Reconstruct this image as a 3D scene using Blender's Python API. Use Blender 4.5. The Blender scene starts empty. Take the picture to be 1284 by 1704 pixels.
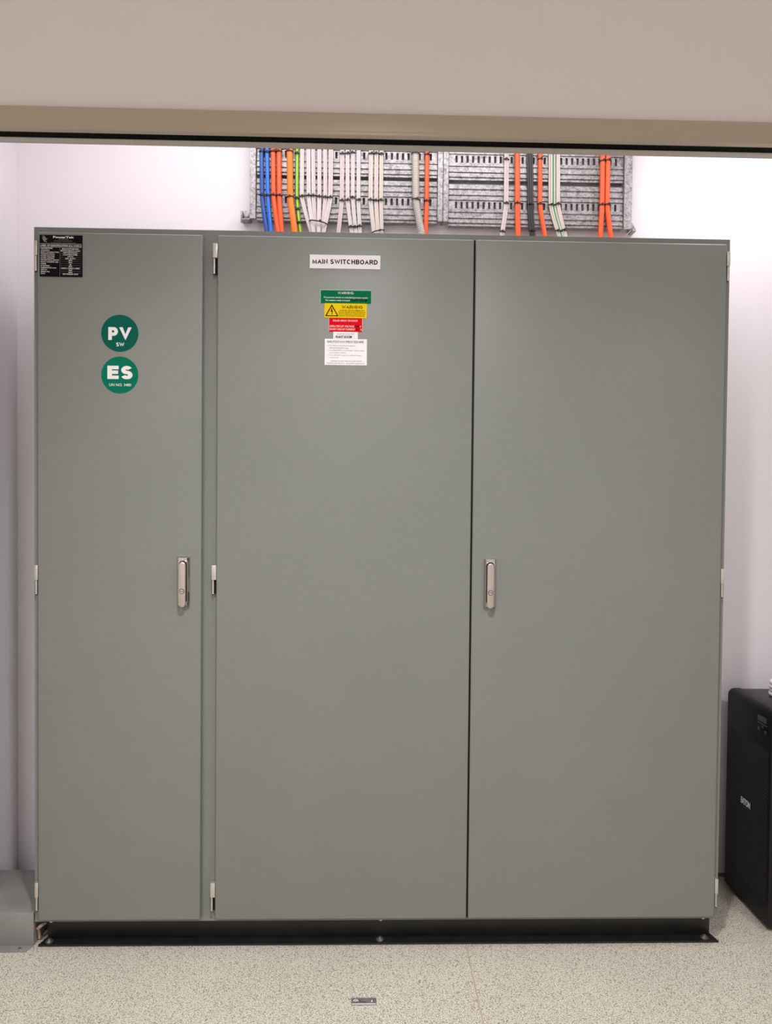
import bpy, bmesh, math, random
from mathutils import Vector, Matrix
random.seed(7)
S = bpy.context.scene
C = S.collection
V = Vector

# ------------------------------------------------------------------ materials
def sc(r, g, b):
    f = lambda c: (c/255/12.92) if c/255 <= .04045 else ((c/255+.055)/1.055)**2.4
    return (f(r), f(g), f(b), 1)

def mat(name, col, rough=.5, metal=0, spec=.5):
    m = bpy.data.materials.new(name); m.use_nodes = True
    b = m.node_tree.nodes['Principled BSDF']
    b.inputs['Base Color'].default_value = col
    b.inputs['Roughness'].default_value = rough
    b.inputs['Metallic'].default_value = metal
    b.inputs['Specular IOR Level'].default_value = spec
    return m

def nodes(m): return m.node_tree.nodes, m.node_tree.links, m.node_tree.nodes['Principled BSDF']

def ramp(n, stops):
    r = n.new('ShaderNodeValToRGB'); e = r.color_ramp.elements
    while len(e) < len(stops): e.new(.5)
    for k, (p, c) in enumerate(stops): e[k].position = p; e[k].color = c
    return r

def add_bump(m, scale, strength, dist=.001, detail=2):
    n, l, b = nodes(m)
    tc = n.new('ShaderNodeTexCoord'); t = n.new('ShaderNodeTexNoise'); bp = n.new('ShaderNodeBump')
    t.inputs['Scale'].default_value = scale; t.inputs['Detail'].default_value = detail
    bp.inputs['Strength'].default_value = strength; bp.inputs['Distance'].default_value = dist
    l.new(tc.outputs['Object'], t.inputs['Vector']); l.new(t.outputs['Fac'], bp.inputs['Height']); l.new(bp.outputs['Normal'], b.inputs['Normal'])
    return m

def mottled(name, c0, c1, scale, rough, metal=0, lo=.35, hi=.65, detail=4, bump=0):
    m = mat(name, c0, rough, metal); n, l, b = nodes(m)
    tc = n.new('ShaderNodeTexCoord'); t = n.new('ShaderNodeTexNoise'); t.inputs['Scale'].default_value = scale; t.inputs['Detail'].default_value = detail
    r = ramp(n, [(lo, c0), (hi, c1)])
    l.new(tc.outputs['Object'], t.inputs['Vector']); l.new(t.outputs['Fac'], r.inputs['Fac']); l.new(r.outputs['Color'], b.inputs['Base Color'])
    if bump:
        bp = n.new('ShaderNodeBump'); bp.inputs['Strength'].default_value = bump; bp.inputs['Distance'].default_value = .001
        l.new(t.outputs['Fac'], bp.inputs['Height']); l.new(bp.outputs['Normal'], b.inputs['Normal'])
    return m

M = {}
M['wall'] = add_bump(mat('wall_paint', (.82, .79, .825, 1), .65, spec=.25), 180, .05)
M['header'] = add_bump(mat('header_paint', (.86, .785, .785, 1), .6, spec=.25), 180, .05)
M['ceiling'] = mat('ceiling_paint', (.82, .80, .795, 1), .8)
M['frame'] = add_bump(mat('door_frame_enamel', sc(184, 170, 152), .35), 60, .02)
M['strip'] = mat('frame_rebate_grey', sc(190, 184, 176), .5)
M['headstrip'] = mat('black_head_strip', (.003, .003, .003, 1), .8, spec=.08)
M['skirt'] = mat('skirting_grey', sc(95, 84, 80), .6)
M['paint'] = add_bump(mottled('storm_grey_powdercoat', (.183, .193, .174, 1), (.191, .201, .182, 1), 3, .42), 420, .22, .0008, 1)
M['inside'] = mat('cabinet_interior', (.02, .02, .018, 1), .8)
M['plinth'] = mottled('black_plinth_enamel', (.008, .008, .009, 1), (.013, .012, .012, 1), 20, .35)
n, l, b = nodes(M['plinth'])
tc = n.new('ShaderNodeTexCoord'); mp = n.new('ShaderNodeMapping'); mp.inputs['Scale'].default_value = (60, 60, 140)
tn = n.new('ShaderNodeTexNoise'); tn.inputs['Scale'].default_value = 1; tn.inputs['Detail'].default_value = 5
rr = ramp(n, [(.735, (0, 0, 0, 1)), (.76, (1, 1, 1, 1))]); mx = n.new('ShaderNodeMix'); mx.data_type = 'RGBA'
old = b.inputs['Base Color'].links[0].from_socket
l.new(tc.outputs['Object'], mp.inputs['Vector']); l.new(mp.outputs['Vector'], tn.inputs['Vector']); l.new(tn.outputs['Fac'], rr.inputs['Fac'])
l.new(rr.outputs['Color'], mx.inputs['Factor']); l.new(old, mx.inputs['A']); mx.inputs['B'].default_value = (.25, .23, .2, 1); l.new(mx.outputs['Result'], b.inputs['Base Color'])
M['steel'] = mottled('brushed_stainless', (.62, .54, .50, 1), (.55, .48, .45, 1), 8, .38, 1)
M['chrome'] = mat('polished_chrome', (.62, .60, .58, 1), .14, 1)
M['hinge'] = mat('satin_hinge_steel', (.66, .62, .58, 1), .35, .85)
M['black'] = mat('matt_black', (.005, .005, .005, 1), .6, spec=.2)
M['zinc'] = mottled('zinc_bolt', (.42, .41, .40, 1), (.3, .29, .28, 1), 40, .35, .9)
M['nylon'] = mat('white_plug', (.75, .72, .68, 1), .5)
M['duct'] = mottled('grey_sheet_steel', (.235, .23, .222, 1), (.285, .28, .272, 1), 9, .40, .25, bump=.02)
# galvanised spangle
g = mat('galvanised_steel', (.5, .5, .5, 1), .42, .55); n, l, b = nodes(g)
tc = n.new('ShaderNodeTexCoord'); vo = n.new('ShaderNodeTexVoronoi'); vo.inputs['Scale'].default_value = 240
no = n.new('ShaderNodeTexNoise'); no.inputs['Scale'].default_value = 60; no.inputs['Detail'].default_value = 5
mxx = n.new('ShaderNodeMix'); mxx.data_type = 'RGBA'; mxx.inputs['Factor'].default_value = .70
sep = n.new('ShaderNodeSeparateColor'); rp = ramp(n, [(.30, (.16, .158, .162, 1)), (.5, (.32, .316, .322, 1)), (.72, (.45, .445, .45, 1))])
l.new(tc.outputs['Object'], vo.inputs['Vector']); l.new(tc.outputs['Object'], no.inputs['Vector']); l.new(vo.outputs['Color'], sep.inputs['Color'])
l.new(sep.outputs['Red'], mxx.inputs['A']); l.new(no.outputs['Fac'], mxx.inputs['B']); l.new(mxx.outputs['Result'], rp.inputs['Fac']); l.new(rp.outputs['Color'], b.inputs['Base Color'])
M['galv'] = g
M['blue'] = mat('blue_sheath', (.012, .16, .66, 1), .35)
M['navy'] = mat('dark_blue_sheath', (.008, .075, .34, 1), .35)
M['orange'] = mat('orange_red_sheath', (.86, .105, .018, 1), .38)
M['orange2'] = mat('orange_sheath', (.93, .20, .012, 1), .38)
M['white'] = mat('white_sheath', (.62, .57, .575, 1), .4)
M['pinkish'] = mat('aged_white_sheath', (.60, .52, .515, 1), .4)
M['cream'] = mat('cream_sheath', (.60, .55, .49, 1), .4)
M['redline'] = mat('red_tracer', (.42, .12, .12, 1), .5)
M['green'] = mat('earth_green', (.02, .30, .045, 1), .4)
M['yellow'] = mat('earth_yellow', (.75, .72, .03, 1), .4)
M['blacksheath'] = mat('black_sheath', (.016, .016, .022, 1), .35)
M['tie'] = mat('black_nylon_tie', (.008, .008, .009, 1), .45)
M['conduit'] = mat('grey_corrugated_conduit', (.58, .555, .51, 1), .5)
# signs
M['s_white'] = mat('sign_white', (.86, .83, .85, 1), .35, spec=.04)
M['s_black'] = mat('sign_black', (.007, .006, .008, 1), .35, spec=.04)
M['s_green'] = mat('sign_green', (.0, .14, .055, 1), .35, spec=.04)
M['s_dgreen'] = mat('sticker_dark_green', (.004, .105, .075, 1), .35, spec=.04)
M['s_lgreen'] = mat('sticker_green', (.003, .16, .095, 1), .35, spec=.04)
M['s_yellow'] = mat('sign_yellow', (.82, .56, .006, 1), .35, spec=.04)
M['s_red'] = mat('sign_red', (.66, .004, .012, 1), .35, spec=.04)
M['t_white'] = mat('lettering_white', (.82, .79, .80, 1), .5)
M['t_black'] = mat('lettering_black', (.006, .005, .006, 1), .5, spec=.05)
M['t_brown'] = mat('lettering_dark_brown', (.022, .009, .004, 1), .5, spec=.05)
M['t_grey'] = mat('lettering_grey', (.30, .28, .28, 1), .5)
M['t_edge'] = mat('sign_pale_edge', (.45, .68, .55, 1), .5)
M['t_pedge'] = mat('sign_pink_edge', (.8, .45, .5, 1), .5)
M['ups'] = add_bump(mat('ups_black_plastic', (.0065, .006, .007, 1), .42, spec=.3), 500, .08)
M['upsmetal'] = add_bump(mat('ups_dark_metal', (.020, .017, .019, 1), .42, spec=.4), 700, .15)
M['screen'] = mat('lcd_off', (.035, .036, .038, 1), .3)
M['plate'] = mottled('dull_grey_plate', (.13, .112, .112, 1), (.18, .158, .158, 1), 60, .45, .2)
M['cord'] = mat('white_cord', (.8, .76, .76, 1), .5)
M['debris'] = mottled('tan_scrap', (.30, .20, .14, 1), (.55, .45, .36, 1), 60, .7)
# perforated ups grille
g = mat('ups_grille', (.01, .01, .01, 1), .5, spec=.25); n, l, b = nodes(g)
tc = n.new('ShaderNodeTexCoord'); mp = n.new('ShaderNodeMapping'); mp.inputs['Rotation'].default_value = (math.radians(45), 0, 0)
vo = n.new('ShaderNodeTexWave'); vo.wave_type = 'BANDS'; vo.bands_direction = 'Z'; vo.inputs['Scale'].default_value = 38; vo.inputs['Distortion'].default_value = 0
rp = ramp(n, [(.35, (.004, .004, .005, 1)), (.75, (.022, .021, .023, 1))]); bp = n.new('ShaderNodeBump'); bp.inputs['Strength'].default_value = .5; bp.inputs['Distance'].default_value = .002
l.new(tc.outputs['Object'], mp.inputs['Vector']); l.new(mp.outputs['Vector'], vo.inputs['Vector']); l.new(vo.outputs['Fac'], rp.inputs['Fac'])
l.new(rp.outputs['Color'], b.inputs['Base Color']); l.new(vo.outputs['Fac'], bp.inputs['Height']); l.new(bp.outputs['Normal'], b.inputs['Normal'])
M['grille'] = g
# speckled vinyl floor with a welded seam running away from the viewer
f = mat('speckled_vinyl', (.5, .45, .4, 1), .55, spec=.3); n, l, b = nodes(f)
tc = n.new('ShaderNodeTexCoord'); big = n.new('ShaderNodeTexNoise'); big.inputs['Scale'].default_value = 2.5; big.inputs['Detail'].default_value = 3
fine = n.new('ShaderNodeTexNoise'); fine.inputs['Scale'].default_value = 330; fine.inputs['Detail'].default_value = 3; fine.inputs['Roughness'].default_value = .6
vor = n.new('ShaderNodeTexVoronoi'); vor.inputs['Scale'].default_value = 380
rf = ramp(n, [(.32, (.12, .105, .09, 1)), (.43, (.40, .37, .31, 1)), (.55, (.57, .53, .45, 1)), (.66, (.86, .82, .72, 1))])
rv = ramp(n, [(.0, (.30, .27, .24, 1)), (.13, (.30, .28, .26, 1)), (.20, (1, 1, 1, 1))])
sepv = n.new('ShaderNodeSeparateColor'); mul = n.new('ShaderNodeMix'); mul.data_type = 'RGBA'; mul.blend_type = 'MULTIPLY'; mul.inputs['Factor'].default_value = .8
rb = ramp(n, [(.3, (.93, .93, .93, 1)), (.7, (1, 1, 1, 1))]); mul2 = n.new('ShaderNodeMix'); mul2.data_type = 'RGBA'; mul2.blend_type = 'MULTIPLY'; mul2.inputs['Factor'].default_value = 1
sx = n.new('ShaderNodeSeparateXYZ'); sub = n.new('ShaderNodeMath'); sub.operation = 'SUBTRACT'; sub.inputs[1].default_value = 1.3775
ab = n.new('ShaderNodeMath'); ab.operation = 'ABSOLUTE'; lt = n.new('ShaderNodeMath'); lt.operation = 'LESS_THAN'; lt.inputs[1].default_value = .0022
sm = n.new('ShaderNodeMix'); sm.data_type = 'RGBA'; sm.inputs['B'].default_value = (.37, .31, .24, 1)
l.new(tc.outputs['Object'], fine.inputs['Vector']); l.new(tc.outputs['Object'], vor.inputs['Vector']); l.new(tc.outputs['Object'], big.inputs['Vector']); l.new(tc.outputs['Object'], sx.inputs[0])
l.new(fine.outputs['Fac'], rf.inputs['Fac']); l.new(vor.outputs['Color'], sepv.inputs['Color']); l.new(sepv.outputs['Red'], rv.inputs['Fac']); l.new(big.outputs['Fac'], rb.inputs['Fac'])
l.new(rf.outputs['Color'], mul.inputs['A']); l.new(rv.outputs['Color'], mul.inputs['B']); l.new(mul.outputs['Result'], mul2.inputs['A']); l.new(rb.outputs['Color'], mul2.inputs['B'])
l.new(sx.outputs['X'], sub.inputs[0]); l.new(sub.outputs[0], ab.inputs[0]); l.new(ab.outputs[0], lt.inputs[0]); l.new(lt.outputs[0], sm.inputs['Factor']); l.new(mul2.outputs['Result'], sm.inputs['A']); l.new(sm.outputs['Result'], b.inputs['Base Color'])
M['floor'] = f

# ------------------------------------------------------------------ mesh builder
class MB:
    def __init__(s): s.bm = bmesh.new(); s.mats = []
    def mi(s, m):
        if m not in s.mats: s.mats.append(m)
        return s.mats.index(m)
    def _add(s, vs, fs, m):
        k = s.mi(m); bv = [s.bm.verts.new(v) for v in vs]; out = []
        for f in fs:
            try: fc = s.bm.faces.new([bv[i] for i in f]); fc.material_index = k; out.append(fc)
            except ValueError: pass
        return bv, out
    def box(s, x0, x1, y0, y1, z0, z1, m, bev=0, seg=2):
        vs = [(x, y, z) for x in (x0, x1) for y in (y0, y1) for z in (z0, z1)]
        fs = [(0, 1, 3, 2), (4, 6, 7, 5), (0, 4, 5, 1), (2, 3, 7, 6), (0, 2, 6, 4), (1, 5, 7, 3)]
        bv, fc = s._add(vs, fs, m)
        if bev:
            es = list({e for f in fc for e in f.edges})
            bmesh.ops.bevel(s.bm, geom=es, offset=bev, segments=seg, profile=.5, affect='EDGES', material=-1)
        return s
    def prism(s, poly, axis, a0, a1, m, bev=0, top_scale=None):
        """closed polygon (2D) swept along an axis; x: (y,z)  y: (x,z)  z: (x,y)"""
        def P(p, a): return {'x': (a, p[0], p[1]), 'y': (p[0], a, p[1]), 'z': (p[0], p[1], a)}[axis]
        n = len(poly); cx = sum(p[0] for p in poly)/n; cy = sum(p[1] for p in poly)/n
        t = top_scale or (1, 1)
        poly2 = [(cx+(p[0]-cx)*t[0], cy+(p[1]-cy)*t[1]) for p in poly]
        vs = [P(p, a0) for p in poly]+[P(p, a1) for p in poly2]
        fs = [tuple(range(n))[::-1], tuple(range(n, 2*n))]+[(i, (i+1) % n, n+(i+1) % n, n+i) for i in range(n)]
        bv, fc = s._add(vs, fs, m)
        bmesh.ops.recalc_face_normals(s.bm, faces=fc)
        if bev:
            es = [e for e in fc[1].edges]
            bmesh.ops.bevel(s.bm, geom=es, offset=bev, segments=3, profile=.5, affect='EDGES', material=-1)
        return s
    def tube(s, pts, r, m, seg=10, stripe=None, caps=True, flat=1.0):
        """swept tube; r number or list; stripe = (material, set of side indices)"""
        pts = [V(p) for p in pts]; n = len(pts); rs = r if isinstance(r, (list, tuple)) else [r]*n
        rings = []; ref = V((0, 1, 0)); prevt = None
        for i, p in enumerate(pts):
            t = (pts[min(i+1, n-1)]-pts[max(i-1, 0)]).normalized()
            if abs(t.dot(ref)) > .95: ref = V((1, 0, 0))
            a = (ref-t*ref.dot(t)).normalized(); bb = t.cross(a); ref = a
            rings.append([s.bm.verts.new(p+(a*math.cos(2*math.pi*k/seg)*flat+bb*math.sin(2*math.pi*k/seg))*rs[i]) for k in range(seg)])
        k0 = s.mi(m); k1 = s.mi(stripe[0]) if stripe else 0; fc = []
        for i in range(n-1):
            for k in range(seg):
                f = s.bm.faces.new([rings[i][k], rings[i][(k+1) % seg], rings[i+1][(k+1) % seg], rings[i+1][k]])
                f.material_index = k1 if (stripe and k in stripe[1]) else k0; fc.append(f)
        if caps:
            for rg in (rings[0][::-1], rings[-1]):
                f = s.bm.faces.new(rg); f.material_index = k0; fc.append(f)
        bmesh.ops.recalc_face_normals(s.bm, faces=fc)
        return s
    def cyl(s, p0, p1, r, m, seg=20): return s.tube([p0, p1], r, m, seg)
    def loop(s, c, rx, ry, r, m, seg=24, tilt=0.0, h=None):
        """flat band round a cable: ellipse in XY at c, a rectangular section r thick and h tall"""
        h = h or r*2; k = s.mi(m); rg = []
        for i in range(seg):
            a = 2*math.pi*i/seg; ca, sa = math.cos(a), math.sin(a)
            x, y = rx*ca, ry*sa; zt = tilt*x
            rg.append([s.bm.verts.new((c[0]+x+dx*ca, c[1]+y+dx*sa, c[2]+zt+dz)) for dx, dz in ((0, -h/2), (r, -h/2), (r, h/2), (0, h/2))])
        for i in range(seg):
            A, B = rg[i], rg[(i+1) % seg]
            for q in range(4):
                f = s.bm.faces.new([A[q], B[q], B[(q+1) % 4], A[(q+1) % 4]]); f.material_index = k
        return s
    def torus(s, c, R, r, m, seg=40, sub=10):
        k = s.mi(m); rg = []
        for i in range(seg):
            a = 2*math.pi*i/seg
            rg.append([s.bm.verts.new((c[0]+(R+r*math.cos(2*math.pi*j/sub))*math.cos(a), c[1]+(R+r*math.cos(2*math.pi*j/sub))*math.sin(a), c[2]+r*math.sin(2*math.pi*j/sub))) for j in range(sub)])
        for i in range(seg):
            for j in range(sub):
                f = s.bm.faces.new([rg[i][j], rg[(i+1) % seg][j], rg[(i+1) % seg][(j+1) % sub], rg[i][(j+1) % sub]]); f.material_index = k
        return s
    def sheet(s, xs, zs, solid, yf, t, m):
        """perforated sheet in XZ; yf(z index) gives the front, t the thickness"""
        k = s.mi(m); fv = {}
        def v(i, j, bk):
            if (i, j, bk) not in fv: fv[i, j, bk] = s.bm.verts.new((xs[i], yf(j)+(t if bk else 0), zs[j]))
            return fv[i, j, bk]
        nx, nz = len(xs)-1, len(zs)-1
        S_ = lambda i, j: 0 <= i < nx and 0 <= j < nz and solid(i, j)
        fc = []
        for i in range(nx):
            for j in range(nz):
                if not S_(i, j): continue
                fc.append([v(i, j, 0), v(i+1, j, 0), v(i+1, j+1, 0), v(i, j+1, 0)])
                fc.append([v(i, j, 1), v(i, j+1, 1), v(i+1, j+1, 1), v(i+1, j, 1)])
                if not S_(i-1, j): fc.append([v(i, j, 0), v(i, j+1, 0), v(i, j+1, 1), v(i, j, 1)])
                if not S_(i+1, j): fc.append([v(i+1, j, 0), v(i+1, j, 1), v(i+1, j+1, 1), v(i+1, j+1, 0)])
                if not S_(i, j-1): fc.append([v(i, j, 0), v(i, j, 1), v(i+1, j, 1), v(i+1, j, 0)])
                if not S_(i, j+1): fc.append([v(i, j+1, 0), v(i+1, j+1, 0), v(i+1, j+1, 1), v(i, j+1, 1)])
        for q in fc: s.bm.faces.new(q).material_index = k
        return s
    def text(s, body, o, right, up, w, h, m, bold=0.0, align='c', spread=None, slant=0, spacing=1.0, weight=0):
        """raised lettering: cap height h; width w (None keeps the natural width); o = left/centre of the baseline"""
        vs, fs = stroke_glyphs(body, weight) if weight else glyphs(body, bold, spacing)
        if not vs: return s
        cap = 1 if weight else CAP
        x0 = min(v[0] for v in vs); x1 = max(v[0] for v in vs)
        sy = h/cap; sx = (w/(x1-x0)) if w else sy
        off = {'c': (x0+x1)/2, 'l': x0, 'r': x1}[align]
        right, up = V(right), V(up); nrm = right.cross(up); k = s.mi(m)
        o = V(o)
        bv = [s.bm.verts.new(o+right*((v[0]-off)*sx+v[1]*sy*slant)+up*(v[1]*sy)+nrm*(.0001+v[2])) for v in vs]
        for f in fs:
            try: s.bm.faces.new([bv[i] for i in f]).material_index = k
            except ValueError: pass
        return s
    def build(s, name, parent=None, smooth=35):
        me = bpy.data.meshes.new(name)
        org = ORG.get(parent.name, V((0, 0, 0))) if parent else V((0, 0, 0))
        s.bm.transform(Matrix.Translation(-org)); s.bm.to_mesh(me); s.bm.free()
        for m in s.mats: me.materials.append(m)
        if smooth:
            me.polygons.foreach_set('use_smooth', [True]*len(me.polygons)); me.set_sharp_from_angle(angle=math.radians(smooth))
        o = bpy.data.objects.new(name, me); C.objects.link(o)
        if parent: o.parent = parent; ORG[o.name] = org
        return o

ORG = {}
def arc(cx, cy, rx, ry, a0, a1, n=12):
    return [(cx+rx*math.cos(math.radians(a0+(a1-a0)*k/n)), cy+ry*math.sin(math.radians(a0+(a1-a0)*k/n))) for k in range(n+1)]
# grotesque capitals: (width, centre lines in a unit box)
LET = {
 'A': (.78, [[(0, 0), (.5, 1), (1, 0)], [(.2, .33), (.8, .33)]]), 'B': (.70, [[(0, 0), (0, 1), (.6, 1)]+arc(.6, .76, .36, .24, 90, -90)+[(0, .52)], [(.6, .52)]+arc(.62, .26, .38, .26, 90, -90)+[(0, 0)]]),
 'C': (.76, [arc(.5, .5, .5, .5, 42, 318, 22)]), 'D': (.74, [[(0, 0), (0, 1), (.45, 1)]+arc(.45, .5, .55, .5, 90, -90, 16)+[(0, 0)]]),
 'E': (.64, [[(1, 1), (0, 1), (0, 0), (1, 0)], [(0, .52), (.92, .52)]]), 'G': (.80, [arc(.5, .5, .5, .5, 42, 350, 22)+[(.98, .45), (.55, .45)]]),
 'H': (.72, [[(0, 0), (0, 1)], [(1, 0), (1, 1)], [(0, .52), (1, .52)]]), 'I': (.0, [[(0, 0), (0, 1)]]), 'L': (.60, [[(0, 1), (0, 0), (1, 0)]]),
 'M': (.86, [[(0, 0), (0, 1), (.5, .05), (1, 1), (1, 0)]]), 'N': (.72, [[(0, 0), (0, 1), (1, 0), (1, 1)]]), 'O': (.80, [arc(.5, .5, .5, .5, 0, 360, 32)]),
 'P': (.66, [[(0, 0), (0, 1), (.55, 1)]+arc(.6, .72, .4, .28, 90, -90)+[(0, .44)]]), 'R': (.72, [[(0, 0), (0, 1), (.55, 1)]+arc(.6, .74, .36, .26, 90, -90)+[(0, .48)], [(.5, .48), (.98, 0)]]),
 'S': (.66, [arc(.5, .75, .46, .25, 25, 235, 14)+[(.5, .51)]+arc(.5, .25, .5, .26, 70, -160, 16)]), 'T': (.68, [[(0, 1), (1, 1)], [(.5, 1), (.5, 0)]]),
 'U': (.72, [[(0, 1), (0, .38)]+arc(.5, .38, .5, .38, 180, 360, 14)+[(1, 1)]]), 'V': (.76, [[(0, 1), (.5, 0), (1, 1)]]), 'W': (1.15, [[(0, 1), (.26, 0), (.5, .95), (.74, 0), (1, 1)]]),
}
def stroke_glyphs(body, t):
    vs, fs, x, dz = [], [], 0, 0
    for ch in body:
        dz = 0
        if ch == ' ': x += .40; continue
        w, lines = LET[ch]
        ww = w if w else t
        P = lambda q: V((x+t/2+q[0]*(ww-t), t/2+q[1]*(1-t)))
        for ln in lines:
            p = [P(q) for q in ln]; n = len(p); closed = (p[0]-p[-1]).length < 1e-4
            if not closed:
                for a_, b_ in ((0, 1), (-1, -2)):
                    d = (p[a_]-p[b_]).normalized(); curved = n > 12 and ch in 'CSG'
                    if not curved: p[a_] = p[a_]+d*t/2*(1 if abs(d.x) < .05 or abs(d.y) < .05 else 1.3)
            L, R_ = [], []
            for i in range(n):
                if closed: a_, b_ = p[i-1 if i else n-2], p[(i+1) % n if i < n-1 else 1]
                else: a_, b_ = p[max(i-1, 0)], p[min(i+1, n-1)]
                d1 = (p[i]-a_).normalized() if (p[i]-a_).length > 1e-6 else (b_-p[i]).normalized()
                d2 = (b_-p[i]).normalized() if (b_-p[i]).length > 1e-6 else d1
                n1, n2 = V((-d1.y, d1.x)), V((-d2.y, d2.x)); m = n1+n2
                m = m.normalized() if m.length > 1e-4 else n1
                k = min(t/2/max(m.dot(n1), .15), t*1.3); L.append(p[i]+m*k); R_.append(p[i]-m*k)
            b0 = len(vs)
            dz += .00002
            for i_, q in enumerate(L+R_): vs.append((q.x, min(1, max(0, q.y)), dz+(i_ % n)*1.2e-6))
            for i in range(n-1): fs.append((b0+n+i, b0+n+i+1, b0+i+1, b0+i))
        x += ww+.13
    return vs, fs
GC = {}
def glyphs(body, bold, spacing=1.0):
    key = (body, bold, spacing)
    if key in GC: return GC[key]
    cu = bpy.data.curves.new('letters', 'FONT'); cu.body = body; cu.size = 1; cu.offset = bold; cu.resolution_u = 3; cu.space_character = spacing
    ob = bpy.data.objects.new('letters', cu); C.objects.link(ob); bpy.context.view_layer.update()
    me = bpy.data.meshes.new_from_object(ob.evaluated_get(bpy.context.evaluated_depsgraph_get()))
    GC[key] = ([tuple(v.co) for v in me.vertices], [tuple(p.vertices) for p in me.polygons])
    bpy.data.objects.remove(ob); bpy.data.curves.remove(cu); bpy.data.meshes.remove(me)
    return GC[key]
_v, _f = glyphs('H', 0)
CAP = max(v[1] for v in _v)

def thing(name, loc, label, cat, group=None):
    o = bpy.data.objects.new(name, None); o.location = loc; C.objects.link(o); ORG[o.name] = V(loc)
    o.empty_display_size = .1
    return tag(o, label, cat, group)
def tag(o, label=None, cat=None, group=None):
    if label: o['label'] = label
    if cat: o['category'] = cat
    if group: o['group'] = group
    return o
def lab(o, text): o['label'] = text; return o
def struct(name, mb, smooth=35):
    o = mb.build(name, None, smooth); o['kind'] = 'structure'; return o

# ------------------------------------------------------------------ the setting
XL, XR = -.25, 3.3        # cupboard side walls
YW = .43                  # cupboard back wall
ZC = 3.0
HF, HB = -.295, -.213     # header wall front / back
OL, OR_ = -.20, 2.75      # door opening
ZH = 2.437                # underside of door head
struct('floor', MB().box(-2.2, 4.6, -4.2, YW+.1, -.1, 0, M['floor']))
struct('ceiling', MB().box(-2.2, 4.6, -4.2, YW+.1, ZC, ZC+.1, M['ceiling']))
struct('wall_back', MB().box(XL-.1, XR+.1, YW, YW+.1, 0, ZC, M['wall']))
struct('wall_left', MB().box(XL-.1, XL, HB, YW, 0, ZC, M['wall']))
struct('wall_right', MB().box(XR, XR+.1, HB, YW, 0, ZC, M['wall']))
mb = MB(); z_head = 2.4995
mb.sheet([-2.2, OL-.04, OR_+.04, 4.6], [0, z_head, ZC], lambda i, j: not (i == 1 and j == 0), lambda j: HF, HB-HF, M['header'])
mb.box(OL-.039, OR_+.039, -.284, HB, 2.4880, 2.4994, M['frame'])
struct('wall_front', mb, 0)
struct('wall_corridor_left', MB().box(-2.3, -2.2, -4.2, HF, 0, ZC, M['ceiling']))
struct('wall_corridor_right', MB().box(4.6, 4.7, -4.2, HF, 0, ZC, M['ceiling']))
struct('wall_corridor_rear', MB().box(-2.2, 4.6, -4.3, -4.2, 0, ZC, M['ceiling']))
struct('baseboard_back', MB().box(XL, XR, YW-.012, YW, 0, .008, M['skirt']))
# pressed steel door frame: head and two jambs, stepped profile
fm = MB()
prof = [(-.297, 2.4956), (-.306, 2.4956), (-.308, 2.4935), (-.308, 2.4465), (-.305, 2.4445), (-.305, 2.4385), (-.303, ZH), (-.283, ZH), (-.283, 2.470), (-.297, 2.470)]
fm.prism(prof, 'x', OL-.06, OR_+.06, M['frame'])
fm.box(OL-.06, OR_+.06, -.2835, -.2440, 2.440, 2.462, M['headstrip'])  # black strip along the underside of the head
fm.box(OL-.06, OR_+.06, -.2440, HB, ZH, 2.4879, M['strip'], .0015)
struct('trim_1', fm)
for k, (xa, xb) in enumerate(((OL-.055, OL), (OR_, OR_+.055))):
    struct('trim_%d' % (k+2), MB().box(xa, xb, -.308, -.297, 0, 2.4960, M['frame'], .002).box(xa+.018 if k == 0 else xa, xb if k == 0 else xb-.018, -.297, HB, 0, ZH-.001, M['strip'], .002))

# ------------------------------------------------------------------ switchboard
YD = -.022                                   # front of the doors
cab = thing('switchboard_cabinet', (1.1, .2, 0), 'big three-door grey-green steel switchboard cabinet standing on a black plinth', 'electrical cabinet')
ZT = 2.2757
bd = MB()
xs = [0, .045, .503, .600, 2.155, 2.2]; zs = [.085, .12, 2.225, ZT]
bd.sheet(xs, zs, lambda i, j: not (j == 1 and i in (1, 3)), lambda j: 0, .02, M['paint'])
bd.box(0, .003, .0201, .40, .085, ZT, M['paint']); bd.box(2.197, 2.2, .0201, .40, .085, ZT, M['paint'])
bd.box(.0031, 2.1969, .0201, .40, ZT-.003, ZT, M['paint']); bd.box(.0031, 2.1969, .0201, .40, .085, .088, M['paint'])
bd.box(.0031, 2.1969, .397, .40, .0881, ZT-.0031, M['inside']); bd.box(.55, .555, .0201, .396, .0881, ZT-.0031, M['inside'])
bd.box(-.0008, 2.2008, -.0006, .0195, .0775, .0850, M['paint'], .001)    # folded lower edge of the frame
body = bd.build('body', cab)
# gland openings are hidden; plinth
pl = MB()
pl.box(.025, 2.192, .036, .042, .0065, .0775, M['plinth'], .001)
pl.prism([(.012, -.006), (2.204, -.006), (2.192, .042), (.025, .042)], 'z', 0, .0065, M['plinth'])
pl.box(.025, .031, .0425, .38, 0, .0775, M['plinth'], .001); pl.box(2.186, 2.192, .0425, .38, 0, .0775, M['plinth'], .001)
pl.box(.0315, 2.1855, .374, .38, 0, .0775, M['plinth'], .001)
plinth = lab(pl.build('plinth', cab), 'black steel plinth under the cabinet')
def bolt(x, y):
    b = MB(); b.cyl((x, y, .0065), (x, y, .0085), .0125, M['zinc'], 24)
    b.prism([(x+.0085*math.cos(a*math.pi/3+.3), y+.0085*math.sin(a*math.pi/3+.3)) for a in range(6)], 'z', .0085, .0125, M['zinc'])
    b.cyl((x, y, .0125), (x, y, .0165), .0045, M['zinc'], 14)
    b.build('bolt', plinth)
for x in (.040, 1.1005, 2.165): bolt(x, .012)
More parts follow.
